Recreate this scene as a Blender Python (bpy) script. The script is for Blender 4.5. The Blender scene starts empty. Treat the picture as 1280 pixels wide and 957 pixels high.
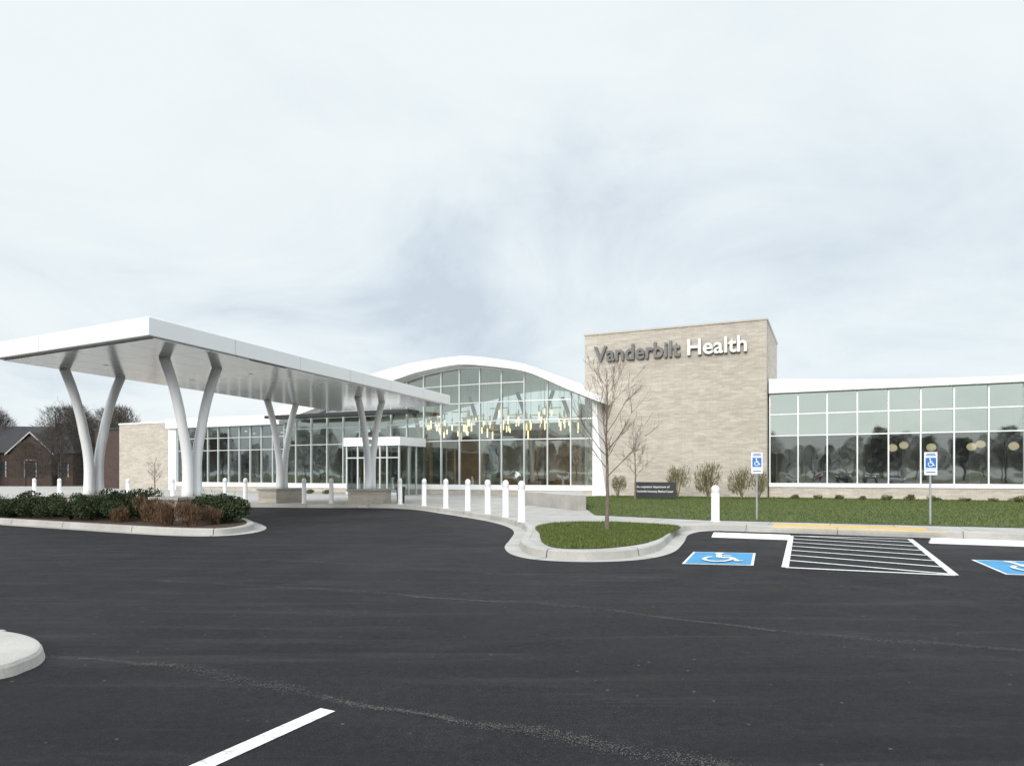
import bpy, math, random
from mathutils import Vector, Matrix
random.seed(7)
R=random.random
def U(a,b): return a+(b-a)*R()
sc=bpy.context.scene
sc.view_settings.view_transform='Standard'
sc.view_settings.look='None'
sc.view_settings.exposure=0

# ---------------------------------------------------------------- materials
def newmat(name):
    m=bpy.data.materials.new(name); m.use_nodes=True
    nt=m.node_tree; b=nt.nodes['Principled BSDF']
    return m,nt,b
def ramp(nt,src,stops):
    r=nt.nodes.new('ShaderNodeValToRGB'); e=r.color_ramp.elements
    while len(e)<len(stops): e.new(0.5)
    for i,(p,c) in enumerate(stops):
        e[i].position=p; e[i].color=(c[0],c[1],c[2],1) if len(c)==3 else c
    nt.links.new(src,r.inputs[0]); return r
def noise(nt,scale,detail=4,rough=.55,vec=None,dist=0):
    n=nt.nodes.new('ShaderNodeTexNoise'); n.inputs['Scale'].default_value=scale
    n.inputs['Detail'].default_value=detail; n.inputs['Roughness'].default_value=rough
    n.inputs['Distortion'].default_value=dist
    if vec is not None: nt.links.new(vec,n.inputs['Vector'])
    return n
def mixc(nt,fac,a,b,mode='MIX'):
    m=nt.nodes.new('ShaderNodeMix'); m.data_type='RGBA'; m.blend_type=mode
    for s,v in ((m.inputs[0],fac),(m.inputs[6],a),(m.inputs[7],b)):
        if hasattr(v,'links'): nt.links.new(v,s)
        elif isinstance(v,(int,float)): s.default_value=v
        else: s.default_value=(v[0],v[1],v[2],1)
    return m.outputs[2]
def coords(nt,kind='Object',scale=(1,1,1),rot=(0,0,0)):
    t=nt.nodes.new('ShaderNodeTexCoord'); mp=nt.nodes.new('ShaderNodeMapping')
    mp.inputs['Scale'].default_value=scale; mp.inputs['Rotation'].default_value=rot
    nt.links.new(t.outputs[kind],mp.inputs[0]); return mp.outputs[0]
def bump(nt,b,h,strength=.3,dist=.01):
    n=nt.nodes.new('ShaderNodeBump'); n.inputs['Strength'].default_value=strength
    n.inputs['Distance'].default_value=dist
    nt.links.new(h,n.inputs['Height']); nt.links.new(n.outputs[0],b.inputs['Normal'])
def simple(name,col,rough=.5,metal=0,var=.1,scale=3,spec=.5):
    m,nt,b=newmat(name); v=coords(nt)
    n=noise(nt,scale,5,.6,v)
    c2=[c*(1-var) for c in col]; c1=[min(1,c*(1+var*.5)) for c in col]
    r=ramp(nt,n.outputs[0],[(.3,c2),(.7,c1)])
    nt.links.new(r.outputs[0],b.inputs['Base Color'])
    b.inputs['Roughness'].default_value=rough; b.inputs['Metallic'].default_value=metal
    b.inputs['Specular IOR Level'].default_value=spec
    return m

def mk_asphalt():
    m,nt,b=newmat('asphalt'); v=coords(nt)
    big=noise(nt,.16,6,.65,v,.6); fine=noise(nt,75,3,.75,v); mid=noise(nt,1.3,6,.7,v); f2=noise(nt,14,5,.75,v)
    c=ramp(nt,big.outputs[0],[(.34,(.0105,.010,.0130)),(.52,(.019,.0178,.0218)),(.68,(.032,.0305,.034))]).outputs[0]
    mm=ramp(nt,mid.outputs[0],[(.3,(.56,.56,.57)),(.75,(1.50,1.48,1.45))]).outputs[0]
    c=mixc(nt,1,c,mm,'MULTIPLY')
    c=mixc(nt,1,c,ramp(nt,f2.outputs[0],[(.33,(.58,.58,.58)),(.66,(1.38,1.37,1.35))]).outputs[0],'MULTIPLY')
    f=ramp(nt,fine.outputs[0],[(.35,(.36,.36,.36)),(.6,(1.05,1.05,1.05)),(.76,(4.2,4.1,3.9))]).outputs[0]
    c=mixc(nt,1,c,f,'MULTIPLY')
    v2=coords(nt,scale=(.35,3.2,1),rot=(0,0,.35)); st=noise(nt,.8,8,.75,v2,.6)
    sf=ramp(nt,st.outputs[0],[(.50,(0,0,0)),(.74,(.30,.30,.30))]).outputs[0]
    c=mixc(nt,sf,c,(.085,.08,.078))
    v3=coords(nt,scale=(.12,2.2,1),rot=(0,0,-.42)); st3=noise(nt,1.1,6,.7,v3,.8)
    sf3=ramp(nt,st3.outputs[0],[(.30,(.6,.6,.6)),(.45,(0,0,0))]).outputs[0]
    c=mixc(nt,sf3,c,(.008,.007,.009))
    vg=nt.nodes.new('ShaderNodeTexVoronoi'); vg.inputs['Scale'].default_value=5; nt.links.new(v,vg.inputs['Vector'])
    gf=ramp(nt,vg.outputs['Distance'],[(0.03,(.7,.7,.7)),(.07,(0,0,0))]).outputs[0]
    c=mixc(nt,gf,c,(.16,.15,.13))
    nt.links.new(c,b.inputs['Base Color'])
    rr=ramp(nt,mid.outputs[0],[(.3,(.60,.60,.60)),(.7,(.88,.88,.88))]).outputs[0]
    nt.links.new(rr,b.inputs['Roughness']); b.inputs['Specular IOR Level'].default_value=.20
    bump(nt,b,fine.outputs[0],.8,.014); return m
def mk_concrete(name,base=(.50,.48,.45),joints=True,js=1.5):
    m,nt,b=newmat(name); v=coords(nt)
    n1=noise(nt,.9,6,.7,v); n2=noise(nt,60,3,.6,v)
    c=ramp(nt,n1.outputs[0],[(.3,[x*.72 for x in base]),(.7,[x*1.08 for x in base])]).outputs[0]
    f=ramp(nt,n2.outputs[0],[(.3,(.82,.82,.82)),(.7,(1.08,1.08,1.08))]).outputs[0]
    c=mixc(nt,1,c,f,'MULTIPLY')
    if joints:
        vj=coords(nt,rot=(0,0,math.radians(25)))
        bt=nt.nodes.new('ShaderNodeTexBrick'); bt.offset=0; bt.inputs['Scale'].default_value=1
        bt.inputs['Brick Width'].default_value=js; bt.inputs['Row Height'].default_value=js
        bt.inputs['Mortar Size'].default_value=.012
        bt.inputs['Color1'].default_value=(1,1,1,1); bt.inputs['Color2'].default_value=(.92,.92,.92,1); bt.inputs['Mortar'].default_value=(.42,.41,.39,1)
        nt.links.new(vj,bt.inputs['Vector']); c=mixc(nt,1,c,bt.outputs[0],'MULTIPLY')
    nt.links.new(c,b.inputs['Base Color']); b.inputs['Roughness'].default_value=.85
    bump(nt,b,n2.outputs[0],.25,.004); return m
def mk_stone(name,c1,c2,mort,bw=.36,rh=.06,ms=.005,band=.05):
    m,nt,b=newmat(name)
    t=nt.nodes.new('ShaderNodeTexCoord'); s=nt.nodes.new('ShaderNodeSeparateXYZ'); nt.links.new(t.outputs['Object'],s.inputs[0])
    a=nt.nodes.new('ShaderNodeMath'); a.operation='ADD'; nt.links.new(s.outputs[0],a.inputs[0]); nt.links.new(s.outputs[1],a.inputs[1])
    cb=nt.nodes.new('ShaderNodeCombineXYZ'); nt.links.new(a.outputs[0],cb.inputs[0]); nt.links.new(s.outputs[2],cb.inputs[1])
    bt=nt.nodes.new('ShaderNodeTexBrick'); bt.inputs['Scale'].default_value=1; bt.offset=.37
    bt.inputs['Brick Width'].default_value=bw; bt.inputs['Row Height'].default_value=rh; bt.inputs['Mortar Size'].default_value=ms
    bt.inputs['Mortar Smooth'].default_value=.3
    bt.inputs['Color1'].default_value=(*c1,1); bt.inputs['Color2'].default_value=(*c2,1); bt.inputs['Mortar'].default_value=(*mort,1)
    nt.links.new(cb.outputs[0],bt.inputs['Vector'])
    b2=nt.nodes.new('ShaderNodeTexBrick'); b2.inputs['Scale'].default_value=1; b2.offset=.61
    b2.inputs['Brick Width'].default_value=bw*1.9; b2.inputs['Row Height'].default_value=rh*3; b2.inputs['Mortar Size'].default_value=ms
    b2.inputs['Color1'].default_value=(1.04,1.04,1.04,1); b2.inputs['Color2'].default_value=(1-2.2*band,1-2.3*band,1-2.4*band,1); b2.inputs['Mortar'].default_value=(.78,.77,.76,1)
    nt.links.new(cb.outputs[0],b2.inputs['Vector'])
    c=mixc(nt,1,bt.outputs[0],b2.outputs[0],'MULTIPLY')
    mp=nt.nodes.new('ShaderNodeMapping'); mp.inputs['Scale'].default_value=(.5,2.0,1); nt.links.new(cb.outputs[0],mp.inputs[0])
    nb=noise(nt,.8,4,.7,mp.outputs[0]); nf=noise(nt,30,4,.7,cb.outputs[0])
    c=mixc(nt,1,c,ramp(nt,nb.outputs[0],[(.3,(.93,.92,.91)),(.7,(1.05,1.05,1.04))]).outputs[0],'MULTIPLY')
    c=mixc(nt,1,c,ramp(nt,nf.outputs[0],[(.3,(.82,.82,.82)),(.7,(1.10,1.10,1.10))]).outputs[0],'MULTIPLY')
    nt.links.new(c,b.inputs['Base Color']); b.inputs['Roughness'].default_value=.9
    bump(nt,b,bt.outputs['Fac'],-.5,.01); return m
def mk_glass(name,refl=.28,tint=(.55,.62,.60),rc=(.80,.86,.85)):
    m=bpy.data.materials.new(name); m.use_nodes=True; nt=m.node_tree; nt.nodes.clear()
    o=nt.nodes.new('ShaderNodeOutputMaterial'); mx=nt.nodes.new('ShaderNodeMixShader')
    tr=nt.nodes.new('ShaderNodeBsdfTransparent'); tr.inputs[0].default_value=(*tint,1)
    gl=nt.nodes.new('ShaderNodeBsdfGlossy'); gl.inputs['Color'].default_value=(*rc,1); gl.inputs['Roughness'].default_value=.02
    fr=nt.nodes.new('ShaderNodeFresnel'); fr.inputs[0].default_value=1.5
    ma=nt.nodes.new('ShaderNodeMath'); ma.operation='ADD'; ma.inputs[1].default_value=refl; ma.use_clamp=True
    nt.links.new(fr.outputs[0],ma.inputs[0]); nt.links.new(ma.outputs[0],mx.inputs[0])
    nt.links.new(tr.outputs[0],mx.inputs[1]); nt.links.new(gl.outputs[0],mx.inputs[2]); nt.links.new(mx.outputs[0],o.inputs[0])
    v=coords(nt); n=noise(nt,.55,2,.5,v); bp=nt.nodes.new('ShaderNodeBump'); bp.inputs['Strength'].default_value=.25; bp.inputs['Distance'].default_value=.03
    nt.links.new(n.outputs[0],bp.inputs['Height']); nt.links.new(bp.outputs[0],gl.inputs['Normal'])
    return m
def mk_soffit():
    m,nt,b=newmat('white_soffit_panel'); v=coords(nt,rot=(0,0,math.radians(-70)))
    bt=nt.nodes.new('ShaderNodeTexBrick'); bt.offset=0; bt.inputs['Scale'].default_value=1
    bt.inputs['Brick Width'].default_value=3.0; bt.inputs['Row Height'].default_value=1.2; bt.inputs['Mortar Size'].default_value=.014
    bt.inputs['Color1'].default_value=(.76,.77,.78,1); bt.inputs['Color2'].default_value=(.70,.71,.72,1); bt.inputs['Mortar'].default_value=(.15,.15,.15,1)
    nt.links.new(v,bt.inputs['Vector']); nt.links.new(bt.outputs[0],b.inputs['Base Color'])
    n=noise(nt,.9,2,.5,v); bump(nt,b,n.outputs[0],.25,.02)
    b.inputs['Roughness'].default_value=.13; b.inputs['Metallic'].default_value=.45; return m
def mk_emit(name,col,s):
    m,nt,b=newmat(name); b.inputs['Base Color'].default_value=(*col,1)
    b.inputs['Emission Color'].default_value=(*col,1); b.inputs['Emission Strength'].default_value=s; return m
def mk_leaf(name,c1,c2,rough=.6):
    m,nt,b=newmat(name); g=nt.nodes.new('ShaderNodeNewGeometry')
    r=ramp(nt,g.outputs['Random Per Island'],[(0,c1),(.6,[(a+d)/2 for a,d in zip(c1,c2)]),(1,c2)])
    nt.links.new(r.outputs[0],b.inputs['Base Color']); b.inputs['Roughness'].default_value=rough
    b.inputs['Specular IOR Level'].default_value=.25; return m
def mk_grass(name,c1,c2):
    m,nt,b=newmat(name); v=coords(nt); n=noise(nt,.5,6,.7,v); n2=noise(nt,30,4,.7,v)
    c=ramp(nt,n.outputs[0],[(.3,c1),(.7,c2)]).outputs[0]
    c=mixc(nt,1,c,ramp(nt,n2.outputs[0],[(.3,(.55,.55,.5)),(.7,(1.3,1.3,1.2))]).outputs[0],'MULTIPLY')
    nt.links.new(c,b.inputs['Base Color']); b.inputs['Roughness'].default_value=.95; bump(nt,b,n2.outputs[0],.8,.03); return m
def mk_paint(name,col,wear=.35):
    m,nt,b=newmat(name); v=coords(nt); n=noise(nt,14,6,.75,v); n2=noise(nt,1.5,3,.6,v)
    c=mixc(nt,ramp(nt,n.outputs[0],[(.30,(wear*1.8,)*3),(.50,(0,0,0))]).outputs[0],col,(.06,.06,.06))
    c=mixc(nt,1,c,ramp(nt,n2.outputs[0],[(.3,(.82,.82,.82)),(.7,(1,1,1))]).outputs[0],'MULTIPLY')
    nt.links.new(c,b.inputs['Base Color']); b.inputs['Roughness'].default_value=.7; return m

M=dict(
 asphalt=mk_asphalt(), concrete=mk_concrete('sidewalk_concrete',(.46,.44,.41)), kerbc=mk_concrete('kerb_concrete',(.47,.45,.415),False),
 stone=mk_stone('split_face_stone',(.62,.565,.495),(.49,.445,.39),(.36,.33,.285)),
 redbrick=mk_stone('red_brick',(.085,.042,.035),(.058,.032,.029),(.11,.10,.09),.24,.075,.008),
 white=simple('white_painted_metal',(.89,.895,.90),.30,0,.03,.6),
 bwhite=simple('white_bollard_sleeve',(.80,.80,.79),.4,0,.06,5),
 mull=simple('aluminium_mullion',(.68,.71,.71),.35,.3,.05),
 dark=simple('dark_bronze_metal',(.05,.052,.055),.4,.3,.2),
 soffit=mk_soffit(),
 glass=mk_glass('tinted_glass',.27), glass_up=mk_glass('upper_glass',.64,(.5,.58,.54),(.84,.92,.86)),
 glass_at=mk_glass('atrium_glass',.27,(.74,.82,.77),(.84,.93,.89)),
 floor=simple('terrazzo_floor',(.40,.37,.33),.3,0,.15,2),
 inwall=simple('interior_wall',(.44,.40,.33),.8,0,.3,.4),
 indark=simple('interior_dark_partition',(.05,.046,.042),.7,0,.3,.6),
 wood=simple('walnut_wood',(.32,.19,.105),.5,0,.35,1.2),
 ceil=simple('interior_ceiling',(.72,.72,.68),.8,0,.05),
 gold=simple('brass',(.65,.48,.20),.3,.9,.1),
 lamp=mk_emit('lamp_glow',(1,.80,.46),2.2), lampw=mk_emit('downlight_glow',(1,.92,.78),4.0),
 lens=simple('downlight_lens',(.62,.62,.60),.3),
 letter=simple('brushed_steel_letter',(.15,.147,.143),.42,.4,.15,2), letterw=simple('white_letter_face',(.70,.69,.66),.35,0,.03),
 lside=simple('letter_return',(.10,.095,.09),.5,.3,.1),
 grass=mk_grass('lawn_turf',(.048,.074,.018),(.094,.122,.033)), fgrass=mk_grass('dry_field',(.07,.075,.035),(.12,.11,.06)),
 blade=mk_leaf('grass_blade',(.048,.083,.014),(.17,.19,.058),.7),
 mulch=mk_grass('bark_mulch',(.05,.030,.020),(.10,.062,.042)),
 leafg=mk_leaf('evergreen_leaf',(.010,.020,.008),(.060,.085,.028)),
 leafb=mk_leaf('russet_leaf',(.06,.032,.020),(.20,.125,.068)),
 leafo=mk_leaf('olive_tan_leaf',(.07,.07,.032),(.31,.27,.15)),
 leaflow=mk_leaf('low_shrub_leaf',(.045,.07,.02),(.19,.20,.08)),
 bark=simple('bark',(.19,.15,.12),.9,0,.35,12), barkd=simple('dark_bark',(.075,.062,.052),.95,0,.4,3),
 wpaint=mk_paint('white_road_paint',(.76,.76,.74)), bpaint=mk_paint('blue_road_paint',(.045,.28,.54),.18),
 ypaint=mk_paint('yellow_road_paint',(.78,.50,.09),.2), tact=simple('tactile_paver',(.66,.40,.09),.8,0,.2,6),
 sblue=simple('sign_blue',(.02,.16,.50),.4), swhite=simple('sign_white',(.80,.80,.78),.45),
 galv=simple('galvanised_steel',(.45,.46,.47),.45,.6,.15,8), signd=simple('sign_panel_dark',(.025,.027,.032),.4),
 roof=simple('asphalt_shingle',(.04,.038,.042),.9,0,.3,6), trim=simple('white_trim',(.42,.42,.40),.6),
 winb=simple('dark_window_pane',(.03,.035,.04),.08,0,.2), grit=simple('loose_grit',(.12,.112,.10),.95,0,.3,40),
 tyre=simple('tyre_rubber',(.015,.015,.016),.8), carw=simple('car_paint_silver',(.45,.46,.48),.25,.6), carb=simple('car_paint_white',(.75,.75,.76),.25), card=simple('car_paint_dark',(.03,.035,.05),.2), carr=simple('car_paint_red',(.25,.02,.02),.25),
)

# ---------------------------------------------------------------- mesh helpers
def link(o,parent=None):
    sc.collection.objects.link(o)
    if parent is not None: o.parent=parent
    return o
def empty(name,loc=(0,0,0),rz=0):
    o=bpy.data.objects.new(name,None); o.location=loc; o.rotation_euler=(0,0,rz); o.empty_display_size=.5
    return link(o)
def mesh(name,v,f,mat,parent=None,smooth=False,loc=None,rz=0,bevel=0):
    me=bpy.data.meshes.new(name); me.from_pydata([tuple(p) for p in v],[],f)
    me.materials.append(mat)
    if smooth: me.polygons.foreach_set('use_smooth',[True]*len(me.polygons))
    me.update(); o=bpy.data.objects.new(name,me); link(o,parent)
    if loc: o.location=loc
    o.rotation_euler=(0,0,rz)
    if bevel:
        b=o.modifiers.new('bevel','BEVEL'); b.width=bevel; b.segments=2; b.limit_method='ANGLE'
    return o
BF=[(0,3,2,1),(4,5,6,7),(0,1,5,4),(1,2,6,5),(2,3,7,6),(3,0,4,7)]
def addbox(v,f,x0,x1,y0,y1,z0,z1):
    b=len(v); v+=[(x0,y0,z0),(x1,y0,z0),(x1,y1,z0),(x0,y1,z0),(x0,y0,z1),(x1,y0,z1),(x1,y1,z1),(x0,y1,z1)]
    f+=[tuple(b+i for i in q) for q in BF]
def boxes(name,bs,mat,parent=None,**kw):
    v=[];f=[]
    for b in bs: addbox(v,f,*b)
    return mesh(name,v,f,mat,parent,**kw)
def addtube(v,f,path,rad,n=8,cap=True,sx=1):
    base=len(v); P=[Vector(p) for p in path]; ref=Vector((1,0,0))
    for i,p in enumerate(P):
        d=(P[min(i+1,len(P)-1)]-P[max(i-1,0)]).normalized()
        a=d.cross(ref); 
        if a.length<.05: a=d.cross(Vector((0,1,0)))
        a.normalize(); b=d.cross(a)
        for k in range(n):
            t=2*math.pi*k/n; v.append(p+(a*math.cos(t)+b*math.sin(t))*rad[i])
    for i in range(len(P)-1):
        for k in range(n):
            k2=(k+1)%n; f.append((base+i*n+k,base+(i+1)*n+k,base+(i+1)*n+k2,base+i*n+k2))
    if cap:
        f.append(tuple(base+k for k in range(n))); f.append(tuple(base+(len(P)-1)*n+k for k in reversed(range(n))))
def catmull(P,closed=False,sub=6):
    out=[];n=len(P)
    rng=range(n) if closed else range(n-1)
    for i in rng:
        g=lambda k:P[k%n] if closed else P[max(0,min(n-1,k))]
        p0,p1,p2,p3=g(i-1),g(i),g(i+1),g(i+2)
        for s in range(sub):
            t=s/sub
            out.append(tuple(.5*((2*p1[a])+(-p0[a]+p2[a])*t+(2*p0[a]-5*p1[a]+4*p2[a]-p3[a])*t*t+(-p0[a]+3*p1[a]-3*p2[a]+p3[a])*t**3) for a in (0,1)))
    if not closed: out.append(tuple(P[-1]))
    return out
def offset(P,d,closed=False):
    out=[];n=len(P)
    for i in range(n):
        a=P[(i-1)%n] if closed or i>0 else P[0]; b=P[(i+1)%n] if closed or i<n-1 else P[-1]
        dx,dy=b[0]-a[0],b[1]-a[1]; l=math.hypot(dx,dy) or 1
        out.append((P[i][0]-dy/l*d,P[i][1]+dx/l*d))
    return out
def slab(name,poly,z0,z1,mat,parent=None):
    n=len(poly); v=[(x,y,z0) for x,y in poly]+[(x,y,z1) for x,y in poly]
    f=[tuple(range(n,2*n))]+[(i,(i+1)%n,n+(i+1)%n,n+i) for i in range(n)]
    return mesh(name,v,f,mat,parent)
def sheet(name,poly,z,mat,parent=None):
    return mesh(name,[(x,y,z) for x,y in poly],[tuple(range(len(poly)))],mat,parent)
def kerb(name,line,closed):
    e=empty(name)
    a=line; b=offset(line,.30,closed); b2=offset(line,.325,closed); b3=offset(line,.35,closed); c=offset(line,.50,closed)
    n=len(a); v=[]; rows=[(a,.006),(b,.010),(b2,.135),(b3,.158),(c,.158),(c,.10)]
    for P,z in rows: v+=[(x,y,z) for x,y in P]
    f=[]
    for r in range(len(rows)-1):
        for i in range(n if closed else n-1):
            j=(i+1)%n; f.append((r*n+i,r*n+j,(r+1)*n+j,(r+1)*n+i))
    mesh('kerb_and_gutter',v,f,M['kerbc'],e)
    jv=[];jf=[];acc=0
    for i in range(n-1):
        acc+=math.hypot(a[i+1][0]-a[i][0],a[i+1][1]-a[i][1])
        if acc>2.4:
            acc=0; dx,dy=a[i+1][0]-a[i][0],a[i+1][1]-a[i][1]; l=math.hypot(dx,dy); dx*=.008/l; dy*=.008/l
            k=len(jv)
            for P,z in ((a,.009),(offset(line,.295,closed),.013),(offset(line,.318,closed),.136),(offset(line,.345,closed),.161),(c,.161)):
                jv+=[(P[i][0]-dx,P[i][1]-dy,z),(P[i][0]+dx,P[i][1]+dy,z)]
            for q in range(4): jf.append((k+2*q,k+2*q+1,k+2*q+3,k+2*q+2))
    mesh('expansion_joints',jv,jf,M['dark'],e)
    return offset(line,.45,closed)
def inpoly(x,y,P):
    c=False;n=len(P)
    for i in range(n):
        x1,y1=P[i];x2,y2=P[i-1]
        if (y1>y)!=(y2>y) and x<(x2-x1)*(y-y1)/(y2-y1)+x1: c=not c
    return c
def text(name,s,size,mat,parent,loc,rot,width=None,extr=.03,off=0,side=None):
    cu=bpy.data.curves.new(name,'FONT'); cu.body=s; cu.size=size; cu.extrude=extr; cu.offset=off; cu.resolution_u=3
    o=bpy.data.objects.new(name+'_tmp',cu); sc.collection.objects.link(o)
    bpy.context.view_layer.update()
    me=bpy.data.meshes.new_from_object(o.evaluated_get(bpy.context.evaluated_depsgraph_get()))
    bpy.data.objects.remove(o)
    if width:
        xs=[p.co.x for p in me.vertices]; w=max(xs)-min(xs); m0=min(xs)
        for p in me.vertices: p.co.x=(p.co.x-m0)*width/w
    me.materials.clear(); me.materials.append(mat); me.update()
    if side:
        me.materials.append(side)
        for p in me.polygons:
            p.material_index=0 if p.normal.z>.5 else 1
    ob=bpy.data.objects.new(name,me); link(ob,parent); ob.location=loc; ob.rotation_euler=rot
    return ob

# ---------------------------------------------------------------- ground
sheet('ground',[(-900,-900),(900,-900),(900,900),(-900,900)],-.02,M['fgrass'])
sheet('parking_lot_road',[(-75,-70),(70,-70),(70,40),(20,45),(-75,60)],0,M['asphalt'])

edge=[(-60,53),(-30,38.9),(-20,34.0),(-12.8,31.0),(-8.7,30.0),(-5.9,29.9),(-4.1,28.5),(-2.5,25.4),(-.95,22.0),(-.2,19.6),(.05,17.6),(-.05,15.5),(-.15,13.9),(.02,12.6),(.5,11.85),(1.38,11.6),(2.29,11.95),(3.06,13.0),(3.75,14.9),(4.4,16.9),(5.2,17.9),(6.4,17.5),(11.4,15.1),(22,10.1),(45,-.6)]
E=catmull(edge,False,7)
inner=kerb('street_kerb',E,False)
slab('sidewalk',inner+[(70,20),(60,60),(-60,75)],0,.15,M['concrete'])
pl=[(-27,26.5),(-20,22.6),(-15,20.0),(-9.93,17.3),(-7.94,16.45),(-6.9,16.55),(-6.55,17.7),(-7.1,19.6),(-9.0,22.6),(-12,25.4),(-18,28.6),(-25,31.5),(-28.5,29.5)]
PL=catmull(pl,True,7); pin=kerb('planter_island_kerb',PL,True)
slab('mulch_bed',pin,0,.145,M['mulch'])
fi=[(-5.1,6.2),(-4.5,6.12),(-4.05,5.85),(-3.78,5.52),(-3.70,5.2),(-3.85,4.85),(-5,3.6),(-9,2.5),(-9.5,6.0)]
FI=catmull(fi,True,7)[::-1]
n=len(FI); cxy=(sum(p[0] for p in FI)/n,sum(p[1] for p in FI)/n)
v=[];f=[]
for k,z in ((0,.0),(.03,.07),(.06,.095),(.10,.10)):
    v+=[(x+(cxy[0]-x)*k/2.6,y+(cxy[1]-y)*k/2.2,z) for x,y in FI]
for r in range(3):
    for i in range(n): f.append((r*n+i,r*n+(i+1)%n,(r+1)*n+(i+1)%n,(r+1)*n+i))
f.append(tuple(range(3*n,4*n)))
mesh('concrete_island',v,f,M['kerbc'])

# lawns
isl=catmull([(.62,17.3),(1.34,18.8),(2.9,18.9),(4.25,17.5),(3.45,15.2),(2.85,13.7),(2.1,12.7),(1.4,12.28),(.82,12.45),(.6,13.4),(.62,15.5)],True,5)
sheet('lawn',isl,.162,M['grass'])
lawn=[(2.7,22.3),(5.6,19.9),(13,16.9),(45,1.9),(52,20),(40.5,27.0),(14.9,38.9),(5.6,42.4),(3.3,38)]
sheet('lawn',lawn,.162,M['grass'])
def blades(name,P,n,hmin,hmax,w,ymax=1e9,z=.16):
    xs=[p[0] for p in P]; ys=[p[1] for p in P]; v=[];f=[]; k=0
    while k<n:
        x=U(min(xs),max(xs)); y=U(min(ys),min(max(ys),ymax))
        if not inpoly(x,y,P): continue
        h=U(hmin,hmax); a=U(0,6.28); dx=math.cos(a)*w; dy=math.sin(a)*w; b=len(v)
        v+=[(x-dx,y-dy,z),(x+dx,y+dy,z),(x+U(-.03,.03),y+U(-.03,.03),z+h)]; f.append((b,b+1,b+2)); k+=1
    return mesh(name,v,f,M['blade'])
blades('grass',isl,26000,.025,.06,.008)
blades('grass',[(2.7,22.3),(5.6,19.9),(13,16.9),(24,11.8),(30,31.5),(14.9,38.9),(5.6,42.4),(3.3,38)],60000,.03,.08,.013)

# ---------------------------------------------------------------- building
ROT=math.radians(-25)
B=empty('clinic_building',(4.26,42.4,0),ROT)
tz=10.2
boxes('stone_tower',[(0.0,10.8,.8,9,0.1,tz)],M['stone'],B)
boxes('tower_coping',[(-.06,10.86,.74,9.06,tz,tz+.10)],simple('coping',(.50,.46,.41),.6),B)
t1=text('letters_dark','Vanderbilt',1.30,M['letter'],B,(.66,.64,8.50),(math.pi/2,0,0),5.35,.09,.03,M['lside'])
t2=text('letters_white','Health',1.30,M['letterw'],B,(6.42,.64,8.50),(math.pi/2,0,0),3.35,.09,.03,M['lside'])

def interp(x,T):
    if x<=T[0][0]: return T[0][1]
    for (a,b),(c,d) in zip(T,T[1:]):
        if x<=c: return b+(d-b)*(x-a)/(c-a)
    return T[-1][1]
GT=catmull([(-30,5.3),(-24,5.5),(-19,6.6),(-15.2,7.45),(-12.4,7.95),(-10.8,8.23),(-8,8.48),(-6.4,8.40),(-3.4,7.9),(-1.9,7.35),(-.45,6.65),(1.7,5.72)],False,8)
RT=catmull([(-30,6.1),(-24,6.5),(-19,7.6),(-15.2,8.45),(-12.4,8.78),(-10.8,8.93),(-8,9.04),(-6.4,8.95),(-3.4,8.37),(-1.9,7.82),(-.45,7.07),(1.7,6.10)],False,8)
def ztop(x): return interp(x,GT)
def zroof(x): return interp(x,RT)
def bul(x):
    s=(x+7)/8.7
    return -1.1*(1-s*s) if abs(s)<1 else 0
def rshell(name,xs,yf,yb,mat):
    v=[];f=[]
    for x in xs:
        yy=bul(x)+yf
        v+=[(x,yy,ztop(x)+.02),(x,yy,zroof(x)),(x,yb(x),zroof(x)),(x,yb(x),ztop(x)+.02)]
    n=len(xs)
    for i in range(n-1):
        a=4*i;b=a+4
        for k in range(4): f.append((a+k,b+k,b+(k+1)%4,a+(k+1)%4))
    f.append((0,1,2,3)); e=4*(n-1); f.append((e+3,e+2,e+1,e))
    return mesh(name,v,f,mat,B)
xs=[-24+i*.5 for i in range(49)]
rshell('atrium_roof',xs,-.9,lambda x:13,M['white'])
rshell('atrium_roof_end',[0.01+i*.24 for i in range(8)],-.9,lambda x:.78,M['white'])
mx=[.9,-.45,-1.9,-3.4,-4.93,-6.46,-7.97,-9.4,-10.85,-12.35,-13.85,-15.35,-16.85,-18.35,-19.85,-21.35,-22.85,-24][::-1]
v=[]
for x in mx: v+=[(x,bul(x),.8),(x,bul(x),ztop(x)+.03)]
f=[(2*i,2*i+2,2*i+3,2*i+1) for i in range(len(mx)-1)]
mesh('atrium_glass',v,f,M['glass_at'],B)
boxes('atrium_mullions',[(x-.035,x+.035,bul(x)-.10,bul(x)+.08,.8,ztop(x)) for x in mx],M['mull'],B)
def strip(name,z0,z1,th,mat,xs,zf=None,yo=0):
    v=[];f=[]
    for x in xs:
        a,b=(z0,z1) if not zf else zf(x)
        v+=[(x,bul(x)+yo-th,a),(x,bul(x)+yo-th,b),(x,bul(x)+yo+th,b),(x,bul(x)+yo+th,a)]
    for i in range(len(xs)-1):
        a=4*i;b=a+4
        for k in range(4): f.append((a+k,b+k,b+(k+1)%4,a+(k+1)%4))
    f.append((0,1,2,3)); e=4*(len(xs)-1); f.append((e+3,e+2,e+1,e))
    mesh(name,v,f,mat,B)
for z in (3.68,4.9,6.1,7.3):
    xx=[x for x in mx if ztop(x)>z+.1]
    strip('atrium_transom',z-.03,z+.03,.06,M['mull'],xx)
strip('atrium_head',0,0,.11,M['white'],mx,lambda x:(ztop(x)-.10,ztop(x)+.01))
strip('atrium_sill',.47,.80,.14,M['white'],mx)
strip('atrium_plinth',.1,.468,.10,M['stone'],mx)
v=[];f=[]
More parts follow.
